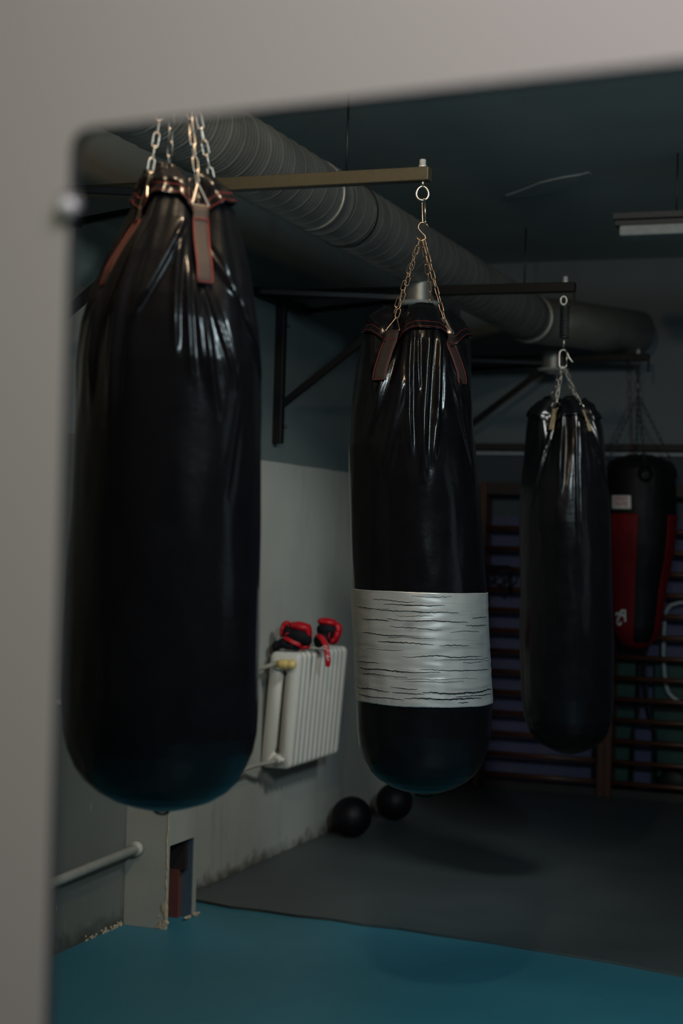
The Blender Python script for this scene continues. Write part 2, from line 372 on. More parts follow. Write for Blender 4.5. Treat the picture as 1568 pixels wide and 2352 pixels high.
# elbow at the far end
el = []
for i in range(13):
    a = math.radians(62) * i / 12; rr = .32; el.append((DX + rr * (1 - math.cos(a)), y_end - .02 + rr * math.sin(a), DZ))
el.append((el[-1][0] + .34, el[-1][1] + .18 if False else 10.55, DZ)); 
MB().tube(el, DR + .006, 48).obj('elbow', 'duct', du)
MB().lathe([(DR, -.02), (DR + .016, -.02), (DR + .016, .02), (DR, .02)], (DX, y_end - .01, DZ), 'y', 64, False).obj('end_collar', 'duct', du)
def spigot(px, py, side):
    # find y along duct axis for pixel column
    best = min(np.linspace(4, 10.4, 1500), key=lambda yy: abs(pixx(DX, yy, DZ - DR - .1) - px))
    z0 = DZ - DR * .9; zf = onplane(px, py, 1, best)[2]
    s1 = MB().lathe([(.075, z0), (.075, z0 - .01), (.073, zf + .01), (.073, zf)], (DX, best, 0), 'z', 40).obj('outlet_pipe', 'duct', du)
    MB().lathe([(.06, zf + .012), (.10, zf + .012), (.103, zf + .006), (.10, zf), (.088, zf - .010), (.074, zf - .004), (.06, zf - .002)], (DX, best, 0), 'z', 40, False).obj('vent_rim', 'flange', s1)
    MB().lathe([(.0, zf - .002), (.052, zf - .003), (.054, zf - .010), (.03, zf - .02), (0.001, zf - .022)], (DX, best, 0), 'z', 32).obj('vent_disc', 'flange', s1)
def pixx(x, y, z):
    p = np.array([x, y, z]) - CAM; c = p[0] * AX + p[1] * AY + p[2] * AZ; return 784 + F * c[0] / c[2]
spigot(962, 700, 0); spigot(1333, 851, 1)
# straps from ceiling to duct
for i, px in enumerate((795, 1248)):
    best = min(np.linspace(3, 10.4, 1500), key=lambda yy: abs(pixx(DX, yy, DZ + DR) - (px if i == 0 else 1262)))
    if i == 1: best = min(best, 9.6)
    h = thing('duct_hanger', (DX, best, ZC), ('thin dark duct hanger dropping from the ceiling above the nearer bracket arm', 'thin dark duct hanger dropping from the ceiling near the far end of the duct')[i], 'duct hanger', 'duct hangers')
    MB().tube([(DX, best, ZC), (DX, best, DZ + DR + .002)], .005, 8).obj('rod', 'steel_dark', h)
    MB().lathe([(DR + .005, -.012), (DR + .0075, -.012), (DR + .0075, .012), (DR + .005, .012)], (DX, best, DZ), 'y', 48, False).obj('band', 'steel_dark', h)

# ------------------------------------------------------------------ wall brackets
ZA = 2.812
def bracket(y, xt, mat, label, yskew=0.0):
    b = thing('wall_bracket', (XL, y, ZA), label, 'wall bracket', 'bag brackets along the left wall')
    MB().bar((XL + .002, y, ZA), (xt, y + yskew, ZA), .045, .045).obj('arm', mat, b, False, bevel=.004)
    MB().bar((XL + .024, y, ZA - .03), (XL + .024, y, 2.075), .046, .046, (1, 0, 0)).obj('wall_post', 'bracket_black', b, False, bevel=.004)
    MB().bar((XL + .024, y - .34, ZA - .03), (XL + .024, y + .36, ZA - .03), .04, .04).obj('wall_rail', 'bracket_black', b, False, bevel=.003)
    for s in (-.32, .34): MB().bar((XL + .04, y + s, ZA - .03), (-2.42, y + .02 * s, ZA - .035), .026, .026).obj('side_tie', 'bracket_black', b, False, bevel=.003)
    MB().bar((XL + .03, y, 2.26), (-2.45, y, ZA - .03), .032, .032).obj('brace', 'bracket_black', b, False, bevel=.003)
    for zz in (2.16, 2.66): MB().tube([(XL + .047, y + .012, zz), (XL + .062, y + .012, zz)], .009, 8).obj('bolt', 'steel_dark', b)
    MB().bar((-2.52, y, ZA - .04), (-2.42, y, ZA - .04), .012, .06).obj('gusset', 'bracket_black', b, False)
    return b
ARMS = []
specs = [(3.23, -1.56, 'bracket_black', 'steel wall bracket carrying the front bag'),
         (5.16, -1.635, 'bracket', 'olive brown square steel bracket arm carrying the taped bag'),
         (7.56, -1.675, 'bracket_black', 'black steel bracket arm with wall post carrying the bag with tan straps'),
         (10.40, -1.82, 'bracket_black', 'black steel bracket arm at the back holding the red and black bag')]
for s in specs: ARMS.append(bracket(*s))
def bolt(parent, x, y):
    b = MB().lathe([(.008, .0), (.013, .0), (.013, .008), (.011, .009), (.011, .026), (.009, .028), (0.0005, .028)], (x, y, ZA + .0225), 'z', 16).obj('top_bolt', 'clip_white', parent)
for a, s, x in zip(ARMS, specs, (-1.607, -1.662, -1.722, -1.89)): bolt(a, x, s[0])
MB().bar((-1.68, 7.56, ZA - .02), (-1.68, 7.56, ZA - .085), .006, .012, (1, 0, 0)).obj('end_hook', 'bracket_black', ARMS[2], False)
MB().bar((-1.825, 10.4, ZA - .02), (-1.825, 10.4, ZA - .095), .01, .014, (1, 0, 0)).obj('end_hook', 'bracket_black', ARMS[3], False)

# ------------------------------------------------------------------ chain / hardware
def stadium(c, ax, sd, L, Wd, n=7):
    pts = []; h = L / 2 - Wd / 2
    for i in range(n + 1):
        a = math.pi * i / n; pts.append(c + ax * (h + math.sin(a) * Wd / 2) + sd * math.cos(a) * Wd / 2)
    for i in range(n + 1):
        a = math.pi * i / n; pts.append(c - ax * (h + math.sin(a) * Wd / 2) - sd * math.cos(a) * Wd / 2)
    return pts
def chain_mb(p, q, L=.034, Wd=.0125, wire=.0016, seed=0, sag=0.0):
    p = Vector(p); q = Vector(q); d = q - p; tot = d.length; step = L - 2 * wire * 1.6; n = max(1, round((tot - L) / step)) + 1; rnd = random.Random(seed)
    mb = MB(); ax = d.normalized(); s0 = ax.orthogonal().normalized(); st = (tot - L) / max(1, n - 1)
    a0 = rnd.uniform(0, 3)
    for i in range(n):
        c = p + ax * (L / 2 + st * i)
        a = a0 + i * math.pi / 2 + rnd.uniform(-.25, .25); sd = (Matrix.Rotation(a, 3, ax) @ s0)
        mb.tube(stadium(c, ax, sd, L, Wd), wire, 7, closed=True)
    return mb

# ------------------------------------------------------------------ bags
def smooth01(x): x = min(1, max(0, x)); return x * x * (3 - 2 * x)
class Bag:
    def __init__(s, rows, D, straps, pinch=.42, ridges=(), top_len=.45, amp=.0045, seed=1, rimw=.02, vecV=None, xy=None):
        s.D = D; s.rows = []
        for py, l, r in rows:
            c = atdepth((l + r) / 2, py, D); s.rows.append((c[2], c[0], c[1], (r - l) / 2 * D / F))
        s.rows.sort(); s.zs = [a[0] for a in s.rows]; s.z0 = s.zs[0]; s.z1 = s.zs[-1]; s.straps = straps; s.pinch = pinch
        s.top_len = top_len; s.amp = amp; s.seed = seed; s.rimw = rimw
        c = s.center((s.z0 + s.z1) / 2); v = Vector((-c[0], -c[1])).normalized()   # towards the camera
        s.v0 = math.atan2(v[1], v[0]); s.ridges = []
        for rd in ridges:
            (xa, ya), (xb, yb), wd, am = rd[:4]; ed = []
            for x, yv in ((xa, ya), (xb, yb)):
                zc = CAMH + ((1283 + SL * (x - 2190)) - yv) * D / F
                cc = s.center(zc); pc = pixx(cc[0], cc[1], zc); R_ = s.rad(zc) * F / D
                az = math.asin(max(-.98, min(.98, (x - pc) / R_))); ed.append((az, zc))
            s.ridges.append((ed[0], ed[1], wd, am))
    def center(s, z):
        return np.interp(z, s.zs, [a[1] for a in s.rows]), np.interp(z, s.zs, [a[2] for a in s.rows])
    def rad(s, z): return float(np.interp(z, s.zs, s.radc if hasattr(s, 'radc') else [a[3] for a in s.rows]))
    def az2(s, az):  # azimuth measured from the view, + = right of picture
        return s.v0 + az
    def r(s, az, z, hem=0):
        R0 = s.rad(z); t = smooth01((z - (s.z1 - s.top_len)) / s.top_len)
        dmin = min(abs((az - a + math.pi) % (2 * math.pi) - math.pi) for a in s.straps)
        cusp = math.exp(-(dmin / .30) ** 2) * .72 + .28 * (0.5 + 0.5 * math.cos(4 * (az - s.straps[0])))
        rr = R0 * (1 - s.pinch * (t ** 1.6) * cusp)
        # pleats fanning from the straps
        ph = dmin ** .75 * 15; nz = noise.noise(Vector((math.cos(az) * 2.2, math.sin(az) * 2.2, z * 1.3 + s.seed * 7)))
        fade = smooth01((z - (s.z1 - s.top_len * 1.35)) / (s.top_len * .9))
        rr += s.amp * fade * (math.cos(ph * (1 + .25 * nz) + 3 * nz) * (.4 + .6 * math.exp(-(dmin / .6) ** 2)) + 1.3 * nz)
        rr += .0022 * noise.noise(Vector((math.cos(az) * 5, math.sin(az) * 5, z * 7 + s.seed))) * (1 if z > s.z0 + .1 else .2)
        rr += .004 * noise.noise(Vector((math.cos(az) * 1.5, math.sin(az) * 1.5, z * 2.5 + s.seed * 3)))
        if hem == 0 or True:
            for (a0, za), (a1, zb), wd, am in s.ridges:
                if not (zb - .08 < z < za + .03): continue
                tt = (za - z) / (za - zb); aa = a0 + (a1 - a0) * min(1.1, max(-.1, tt)); d = ((az - aa + math.pi) % (2 * math.pi) - math.pi) * R0
                if abs(d) < wd * 4:
                    e = smooth01((1.25 - tt) / .45) * smooth01((tt + .15) / .3)
                    rr += am * e * (math.exp(-(d / wd) ** 2) - .5 * math.exp(-((d - wd * 1.4) / wd) ** 2))
        return rr
    def P(s, az, z, off=0.0):
        cx, cy = s.center(z); rr = s.r(az, z) + off; a = s.v0 + az
        return Vector((cx + rr * math.cos(a), cy + rr * math.sin(a), z))
    def rim(s, az):
        dmin = min(abs((az - a + math.pi) % (2 * math.pi) - math.pi) for a in s.straps)
        return s.rimw * (smooth01(dmin / .55) - 1) + .006 * noise.noise(Vector((math.cos(az) * 3, math.sin(az) * 3, s.seed)))
def make_bag(bg_, name, label, nz=300, na=288, mat='vinyl', hem=.068, hemgap=.004, thread='thread'):
    c = bg_.center(bg_.z1)
    root = thing(name, (c[0], c[1], bg_.z1), label, 'punching bag', 'punching bags hanging from the wall brackets')
    mb = MB(); vs = []
    for i in range(nz + 1):
        u = i / nz
        if u < .12: zz = bg_.z0 + (bg_.z1 - bg_.z0) * .1 * (u / .12) ** 1.8
        else: zz = bg_.z0 + (bg_.z1 - bg_.z0) * (.1 + .9 * (u - .12) / .88)
        for k in range(na):
            az = 2 * math.pi * k / na; z2 = zz
            if u > .6: z2 = zz + bg_.rim(az) * smooth01((u - .6) / .4)
            vs.append(bg_.P(az, z2))
    # inner fold-in at the mouth
    for j, (dz, sc) in enumerate(((.004, .97), (.0, .9), (-.02, .84), (-.05, .8), (-.06, .4), (-.06, .02))):
        for k in range(na):
            az = 2 * math.pi * k / na; p = bg_.P(az, bg_.z1 + bg_.rim(az)); cx, cy = bg_.center(bg_.z1)
            vs.append((cx + (p.x - cx) * sc, cy + (p.y - cy) * sc, p.z + dz))
    R_ = nz + 6
    fs = [(i*na+k, i*na+(k+1)%na, (i+1)*na+(k+1)%na, (i+1)*na+k) for i in range(R_) for k in range(na)]
    mb.add(vs, fs); body = mb.obj('body', mat, root)
    if hem:
        vs = []; nh = 26
        for i in range(nh + 1):
            u = i / nh
            for k in range(na):
                az = 2 * math.pi * k / na; zz = bg_.z1 + bg_.rim(az) - hem * (1 - u) + .004
                off = hemgap + .008 * (1 - u) * (1 + noise.noise(Vector((math.cos(az) * 4, math.sin(az) * 4, bg_.seed))))
                off += .011 * math.sin(u * math.pi) * noise.noise(Vector((math.cos(az) * 5.5, math.sin(az) * 5.5, u * 2.6 + bg_.seed)))
                p = bg_.P(az, min(zz, bg_.z1 + .02), off); vs.append(p)
        for sc in (.97, .9):
            for k in range(na):
                p = vs[nh * na + k]; cx, cy = bg_.center(bg_.z1); vs.append((cx + (p[0]-cx)*sc, cy + (p[1]-cy)*sc, p[2] + (.004 if sc > .95 else -.004)))
        fs = [(i*na+k, i*na+(k+1)%na, (i+1)*na+(k+1)%na, (i+1)*na+k) for i in range(nh + 2) for k in range(na)]
        fs += [(k, (k+1)%na, (k+1)%na, k) for k in range(0)]
        col = MB().add(vs, fs).obj('hem_collar', mat, root)
        sm = col.modifiers.new('solid', 'SOLIDIFY'); sm.thickness = .0025; sm.offset = -1
        st = MB()
        for du_ in (.006, .022):
            pts = []
            for k in range(na):
                az = 2 * math.pi * k / na; zz = bg_.z1 + bg_.rim(az) - hem + .004 + du_; u = du_ / hem
                off = hemgap + .008 * (1 - u) * (1 + noise.noise(Vector((math.cos(az) * 4, math.sin(az) * 4, bg_.seed)))) + .011 * math.sin(u * math.pi) * noise.noise(Vector((math.cos(az) * 5.5, math.sin(az) * 5.5, u * 2.6 + bg_.seed)))
                pts.append(bg_.P(az, zz, off + .0002))
            st.tube(pts, .0007, 5, closed=True)
        st.obj('stitching', thread, col)
    return root, body
def add_straps(bg_, root, zt, length, wd, hub, mat='webbing', ring='triangle', chain=True, link=.034, cmat='steel_rust', lean=0.0, border=True, only=None):
    for j, az in enumerate(bg_.straps):
        n = 14; vs = []; m = 5; eo = []
        for i in range(n + 1):
            z = zt - length * i / n; a = az + lean * i / n
            eo.append(max(0, max(bg_.r(a + s9 * wd * .5 / bg_.rad(z), z) for s9 in (-1, 0, 1)) * .97 - bg_.r(a, z)) + bg_.r(a, z))
        eo = [sum(eo[max(0, i - 3):i + 4]) / len(eo[max(0, i - 3):i + 4]) for i in range(n + 1)]
        for i in range(n + 1):
            z = zt - length * i / n; a = az + lean * i / n
            for q in range(m):
                a9 = bg_.v0 + a; tn = Vector((-math.sin(a9), math.cos(a9), 0)); cx9, cy9 = bg_.center(z)
                vs.append(Vector((cx9 + (eo[i] + .010) * math.cos(a9), cy9 + (eo[i] + .010) * math.sin(a9), z)) + tn * (q / (m - 1) - .5) * wd)
        fs = [(i*m+q, (i+1)*m+q, (i+1)*m+q+1, i*m+q+1) for i in range(n) for q in range(m - 1)]
        so = MB().add(vs, fs).obj('strap', mat, root); sm = so.modifiers.new('solid', 'SOLIDIFY'); sm.thickness = .004; sm.offset = 0
        if border:
            t2 = MB(); e = []
            for i in range(2, n + 1): e.append(Vector(vs[i * m + 0]))
            for q in range(1, m): e.append(Vector(vs[n * m + q]))
            for i in range(n - 1, 1, -1): e.append(Vector(vs[i * m + m - 1]))
            cc = sum(e, Vector()) / len(e); out = (bg_.P(az, zt - length / 2, .1) - bg_.P(az, zt - length / 2, 0)).normalized()
            e = [p + out * .0024 + (cc - p) * .06 for p in e]; t2.tube(e, .0011, 5, closed=True); t2.obj('stitching', 'thread', so)
        base = (Vector(vs[0]) + Vector(vs[m - 1])) / 2; a0 = bg_.v0 + az; tan = Vector((-math.sin(a0), math.cos(a0), 0))
        hubv = Vector(hub); 
        if ring == 'triangle':
            apex = base + (hubv - base).normalized() * .052
            ro = MB().tube([base + tan * wd * .52, base - tan * wd * .52, apex], .0022, 8, closed=True)
            # straight-sided triangle: densify
            ro = MB(); tri = [base + tan * wd * .54, base - tan * wd * .54, apex]; pts = []
            for i in range(3):
                A, B_ = tri[i], tri[(i + 1) % 3]
                for q in (.04, .1, .5, .9, .96): pts.append(A.lerp(B_, q))
            ro.tube(pts, .0021, 8, closed=True); ro.obj('ring', cmat, root)
        else:
            apex = base + (hubv - base).normalized() * .034; ctr = (base + apex) / 2
            out = (hubv - base).normalized(); pts = [ctr + out * math.cos(t_) * .019 + tan * math.sin(t_) * .019 for t_ in [2 * math.pi * i / 20 for i in range(20)]]
            MB().tube(pts, .0022, 8, closed=True).obj('ring', cmat, root)
        if chain:
            hp = hubv + Vector((math.cos(a0) * .006, math.sin(a0) * .006, 0))
            chain_mb(apex - (apex - hp).normalized() * -.004, hp, link, link * .37, .0016, seed=j + bg_.seed * 10).obj('chain', cmat, root)

d2 = math.radians
# --- bag 1 (front)
rows1 = [(398,332,470),(412,322,492),(430,318,510),(450,314,525),(480,303,535),(520,283,546),(560,263,555),(600,243,565),(650,222,575),(700,202,584),(750,189,592),(840,178,600),(950,175,602),(1100,170,602),(1250,163,600),(1450,151,596),(1600,145,592),(1680,148,588),(1720,155,580),(1760,172,562),(1790,193,545),(1815,222,520),(1838,262,482),(1852,305,438),(1860,338,405),(1863,368,376)]
st1 = [d2(24), d2(-66), d2(114), d2(204)]
rid1 = [((415,545),(326,722),.0055,.016),((414,560),(402,800),.008,.010),((432,640),(436,860),.007,.008),((450,640),(488,930),.010,.010),((446,640),(462,850),.005,.007),((455,570),(525,860),.006,.010),((470,545),(590,842),.006,.014),((300,540),(215,900),.012,.010),((330,560),(262,940),.012,.008),((545,910),(515,1120),.01,.004),((290,520),(232,720),.007,.008)]
B1 = Bag(rows1, 3.6, st1, .46, rid1, .46, .0050, 1, .05)
r1, b1o = make_bag(B1, 'heavy_bag', 'large glossy black heavy bag hanging nearest, all black, at the left', hem=.07)
hub1 = (-1.607, 3.23, 2.70)
add_straps(B1, r1, B1.z1 - .085, .175, .036, hub1, cmat='steel')
MB().tube([(B1.center(B1.z0)[0] + .018*math.cos(a), B1.center(B1.z0)[1] - .004, B1.z0 + .002 + .008*math.sin(a)) for a in [2*math.pi*i/14 for i in range(14)]], .0028, 7, closed=True).obj('bottom_loop', 'vinyl', r1)
# --- bag 2 (taped)
rows2 = [(712,878,1040),(717,866,1048),(730,852,1056),(748,844,1066),(765,838,1074),(790,830,1081),(850,818,1083),(900,812,1085),(960,804,1087),(1030,799,1092),(1100,800,1098),(1200,804,1106),(1350,808,1117),(1500,813,1122),(1600,817,1127),(1680,820,1126),(1715,825,1119),(1745,833,1109),(1770,847,1095),(1790,868,1073),(1805,893,1048),(1815,920,1022),(1820,945,1000),(1822,966,982)]
st2 = [d2(-33), d2(57), d2(147), d2(237)]
rid2 = [((945,775),(943,1010),.008,.012),((930,880),(880,1080),.016,.007),((985,760),(972,1060),.012,.013),((1012,790),(1003,960),.008,.011),((1030,850),(1082,1080),.008,.009),((905,800),(852,1000),.014,.009),((960,790),(962,900),.006,.008),((1045,800),(1060,900),.01,.008),((870,790),(882,825),.012,.014),((1003,960),(990,1060),.016,.006)]
B2 = Bag(rows2, 5.43, st2, .58, rid2, .34, .0050, 2, .045)
r2, b2o = make_bag(B2, 'heavy_bag', 'black heavy bag wrapped with a wide band of silver tape', hem=.085, hemgap=.005)
hub2 = Vector(atdepth(968, 546, 5.43))
add_straps(B2, r2, B2.z1 - .085, .165, .052, hub2)
# tape band
zt2 = atdepth(968, 1356, 5.43)[2]; zb_ = atdepth(968, 1609, 5.43)[2]; vs = []; na = 320; nt = 90
for i in range(nt + 1):
    for k2 in range(na):
        az = 2 * math.pi * k2 / na; e = noise.noise(Vector((math.cos(az) * 2, math.sin(az) * 2, 5))) * .006 + noise.noise(Vector((math.cos(az) * 25, math.sin(az) * 25, 5))) * .0012
        f_ = i / nt; z = zb_ + (zt2 - zb_) * f_ + e * (1 - f_) - e * .4 * f_
        o_ = .0035 + .0012 * noise.noise(Vector((math.cos(az) * 3, math.sin(az) * 3, z * 60)))
        vs.append(B2.P(az, z, o_))
tp = MB().add(vs, [(i*na+k2, i*na+(k2+1)%na, (i+1)*na+(k2+1)%na, (i+1)*na+k2) for i in range(nt) for k2 in range(na)]).obj('tape_wrap', 'tape', r2)
sm = tp.modifiers.new('solid', 'SOLIDIFY'); sm.thickness = .003; sm.offset = -1
rnd = random.Random(5)
# torn horizontal cracks in the tape, each with a lifted pale lip
mb = MB(); ml = MB()
spec_c = [(1375,870,960,1),(1384,893,1025,1.6),(1393,830,905,1),(1398,875,1055,1.6),(1406,920,1000,.8),(1417,900,1075,1.7),(1421,842,905,1.2),(1427,1070,1118,1.4),(1434,905,1018,1.2),(1452,838,970,1.3),(1456,900,1000,.9),(1468,878,998,1.8),(1472,1010,1075,1.4),(1496,930,1105,1.7),(1502,1000,1122,1),(1515,825,880,1),(1526,965,1120,1.4),(1531,830,1010,2.0),(1542,838,940,1),(1551,930,1060,.8),(1567,900,960,1.2),(1576,820,900,1.4),(1575,970,1124,3.0),(1583,1040,1124,1.6),(1578,905,975,1.3),(1588,930,1100,2.6),(1593,825,930,1.2),(1598,1045,1070,1.6),(1362,955,1040,.7),(1440,1035,1100,.7),(1485,850,930,.6),(1508,1060,1124,.8),(1546,900,1090,.5),(1410,1085,1118,1.2)]
for q_, (py, xa_, xb_, tk) in enumerate(spec_c):
    cxp = 971; hw = 155; a0 = math.asin(max(-1, min(1, (xa_ - cxp) / hw))); a1 = math.asin(max(-1, min(1, (xb_ - cxp) / hw))); zc = atdepth(968, py, 5.43)[2] - .002
    n = max(10, int((a1 - a0) * 60)); pts = []; rad_ = []
    for q in range(n + 1):
        f_ = q / n; aa = a0 + (a1 - a0) * f_; zz = zc + .006 * noise.noise(Vector((aa * 2.5, q_ * 3.7, 0))) + .0022 * noise.noise(Vector((aa * 22, q_ * 3.7, 4)))
        pts.append(B2.P(aa, zz, .0040)); rad_.append(.00085 * tk * (.25 + math.sin(math.pi * f_) ** .6) * (.65 + .9 * abs(noise.noise(Vector((aa * 30, q_, 9))))))
    mb.tube(pts, rad_, 6)
    ml.tube([p + Vector((0, 0, .0008 + rad_[k_] * .9)) for k_, p in enumerate(pts)], [.0007] * len(pts), 5)
mb.obj('torn_crack', 'crack', tp); ml.obj('frayed_edge', 'tape', tp)
MB().tube([(B2.center(B2.z0)[0] + .028*math.cos(a), B2.center(B2.z0)[1] - .004, B2.z0 - .004 + .007*math.sin(a)) for a in [2*math.pi*i/14 for i in range(14)]], .0025, 7, closed=True).obj('bottom_loop', 'vinyl', r2)
# --- bag 3
rows3 = [(916,1250,1345),(925,1235,1358),(938,1222,1368),(955,1212,1378),(985,1208,1385),(1050,1203,1390),(1120,1196,1397),(1200,1192,1402),(1350,1194,1405),(1500,1195,1408),(1600,1197,1408),(1650,1203,1405),(1678,1213,1397),(1698,1228,1384),(1713,1246,1366),(1724,1268,1342),(1731,1292,1318)]
st3 = [d2(-24), d2(52), d2(142), d2(232)]
rid3 = [((1262,985),(1226,1150),.008,.009),((1290,945),(1286,1110),.012,.011),((1322,985),(1326,1210),.006,.010),((1330,990),(1334,1190),.005,.007),((1338,985),(1394,1120),.008,.009),((1240,960),(1250,1040),.01,.006)]
B3 = Bag(rows3, 7.7, st3, .52, rid3, .36, .0045, 3, .035)
r3, b3o = make_bag(B3, 'heavy_bag', 'narrow black heavy bag with tan webbing straps and round rings', nz=240, na=220, hem=.09, thread='vinyl_matte')
hub3 = Vector(atdepth(1293, 842, 7.7))
add_straps(B3, r3, B3.z1 - .055, .10, .026, hub3, mat='webbing_tan', ring='round', cmat='steel', link=.036, border=False)
# --- bag 4 (red and black)
rows4 = [(1046,1440,1500),(1052,1418,1522),(1062,1402,1538),(1078,1393,1547),(1110,1389,1551),(1190,1389,1553),(1250,1392,1548),(1300,1398,1539),(1350,1405,1528),(1400,1409,1521),(1440,1412,1515),(1462,1418,1507),(1476,1428,1496),(1486,1442,1482),(1490,1455,1470)]
B4 = Bag(rows4, 10.5, [d2(8), d2(98), d2(188), d2(278)], 0.0, (), .2, .0008, 4, .0)
r4, b4o = make_bag(B4, 'uppercut_bag', 'tapered red and black heavy bag with white lettering, hanging furthest back', nz=200, na=200, mat='vinyl_matte', hem=0)
def panel(bg_, root, name, mat, a0, a1, zlo, zhi, off=.004, na=24, nz_=40, th=.004, fn=None):
    vs = []
    for i in range(nz_ + 1):
        for k2 in range(na + 1):
            f_ = i / nz_; A0 = a0(f_) if callable(a0) else a0; A1 = a1(f_) if callable(a1) else a1
            vs.append(bg_.P(A0 + (A1 - A0) * k2 / na, zlo + (zhi - zlo) * f_, off))
    o = MB().add(vs, [(i*(na+1)+k2, i*(na+1)+k2+1, (i+1)*(na+1)+k2+1, (i+1)*(na+1)+k2) for i in range(nz_) for k2 in range(na)]).obj(name, mat, root)
    sm = o.modifiers.new('solid', 'SOLIDIFY'); sm.thickness = th; sm.offset = 0; return o
zr = atdepth(1465, 1182, 10.5)[2]; zbk = atdepth(1465, 1474, 10.5)[2]
panel(B4, r4, 'red_panel', 'vinyl_red', -1.75, lambda f: -.06 - .12 * (1 - f), B4.z0 + .012, zr)
panel(B4, r4, 'red_panel', 'vinyl_red', lambda f: .82 - .0 * f, 1.9, B4.z0 + .012, zr)
panel(B4, r4, 'red_base', 'vinyl_red', -math.pi, math.pi, B4.z0 + .004, zbk - .005, off=.0055, na=80, nz_=14)
hub4 = Vector(atdepth(1465, 912, 10.5))
for j, az in enumerate([d2(8), d2(98), d2(188), d2(278)]):
    z = B4.z1 - (.09 if j == 0 else .05)
    p = B4.P(az, z, .012); a0 = B4.v0 + az; tan = Vector((-math.sin(a0), math.cos(a0), 0)); out = Vector((math.cos(a0), math.sin(a0), 0))
    # leather loop with grommet
    vs = []
    for i in range(20):
        t_ = 2 * math.pi * i / 20; vs.append(B4.P(az + .045 / .21 * math.sin(t_), z - .035 + .055 * math.cos(t_), .008))
    lo = MB().add(vs, [tuple(range(20))]).obj('hanger_tab', 'vinyl_matte', r4); sm = lo.modifiers.new('solid', 'SOLIDIFY'); sm.thickness = .008; sm.offset = 0
    MB().tube([B4.P(az + .016 / .21 * math.sin(t_), z - .045 + .016 * math.cos(t_), .014) for t_ in [2 * math.pi * i / 16 for i in range(16)]], .003, 8, closed=True).obj('grommet', 'steel_dark', lo)
    chain_mb(B4.P(az, z - .03, .014), hub4 + out * .008, .05, .018, .0024, seed=40 + j).obj('chain', 'steel_dark', r4)
chain_mb(hub4 - Vector((0, 0, .01)), atdepth(1463, 838, 10.5) , .06, .03, .0035, seed=51).obj('top_chain', 'steel_dark', r4)
# writing on bag 4 (seen mirrored)
def text_on(bg_, root, txt, az, z, h, mat, name, off, wscale=1.0, shear=0.0, sy=1.0, ang=0.0, dx=0, bold=0):
    cu = bpy.data.curves.new('t', 'FONT'); cu.body = txt; cu.align_x = 'CENTER'; cu.align_y = 'CENTER'; cu.size = 1; cu.shear = shear; cu.offset = bold; cu.resolution_u = 3
    to = bpy.data.objects.new('t', cu); COL.objects.link(to); dg = bpy.context.evaluated_depsgraph_get(); me = bpy.data.meshes.new_from_object(to.evaluated_get(dg))
    bpy.data.objects.remove(to); R0 = bg_.rad(z); ca, sa = math.cos(ang), math.sin(ang)
    for v in me.vertices:
        x = -(v.co.x * wscale + dx) * h; y = v.co.y * h * sy; x, y = x * ca - y * sa, x * sa + y * ca
        v.co = bg_.P(az + x / R0, z + y, off) - Vector(parent_loc(root))
    o = bpy.data.objects.new(name, me); COL.objects.link(o); me.materials.append(M[mat]); o.parent = root; return o
zl = atdepth(1424, 1155, 10.5)[2]; azl = -.56; kx = .21
lab = panel(B4, r4, 'sewn_label', 'print_white', azl - .33, azl + .30, zl - .042, zl + .042, off=.004, na=10, nz_=6, th=.003)
lab['label'] = 'white label with red mirrored lettering'
text_on(B4, lab, 'PAFFEN', azl - .01, zl + .019, .040, 'print_red', 'lettering', .0066, .72, bold=.012)
text_on(B4, lab, 'SPORT', azl - .01, zl - .014, .040, 'print_red', 'lettering', .0066, .84, bold=.012)
zp = atdepth(1428, 1418, 10.5)[2]; pr = r4
text_on(B4, pr, 'P', -.60, zp + .012, .105, 'print_white', 'letter_mark', .0092, .85, bold=.02)
text_on(B4, pr, 'S', -.86, zp - .012, .115, 'print_white', 'letter_mark', .0096, .95, bold=.02, ang=.15)

# ------------------------------------------------------------------ hanging hardware (separate loose things)
def curve_thing(name, pts, r, mat, label, cat, closed=False, n=10):
    return tag(MB().tube(pts, r, n, closed=closed).obj(name, mat), label, cat)
CR = Vector((AX[0], AY[0], AZ[0]))    # picture-right as a world direction
CR = Vector((CR.x, CR.y, 0)).normalized(); Zv = Vector((0, 0, 1))
# above bag 2
def px2(x, y, D=5.43): return Vector(atdepth(x, y, D))
c0 = px2(970, 444); ring = [c0 + CR * .020 * math.sin(a) * (1 - .12 * math.cos(a)) + Zv * .023 * math.cos(a) for a in [2 * math.pi * i / 24 for i in range(24)]]
ey = thing('eye_bolt', c0, 'pale steel eye bolt under the tip of the olive brown bracket arm', 'eye bolt')
MB().tube(ring, .0050, 10, closed=True).obj('eye', 'steel', ey)
MB().tube([c0 + Zv * .022, c0 + Zv * .045], .006, 10).obj('shank', 'steel', ey)
a_, b_ = px2(972, 457), px2(974, 516); cc = (a_ + b_) / 2; sd = (CR * .35 + Vector((CR.y, -CR.x, 0)) * .93).normalized()
sh = thing('snap_hook', cc, 'steel snap hook hanging from the eye bolt above the taped bag', 'snap hook')
pts = stadium(cc, (a_ - b_).normalized(), sd, (a_ - b_).length, .022, 8)
MB().tube(pts[2:] + pts[:0], .0036, 9).obj('hook_body', 'steel', sh)
MB().tube([pts[0], pts[-1]], .003, 8).obj('gate', 'steel', sh)
spts = [(984,522),(980,516),(974,511),(966,511),(961,517),(960,524),(964,530),(970,536),(976,542),(977,548),(973,552),(966,553),(960,550),(956,543)]
curve_thing('s_hook', [px2(x, y) for x, y in spts], .0028, 'steel_rust', 'bent rusty s shaped hook gathering the chains of the taped bag', 'hook', n=8)
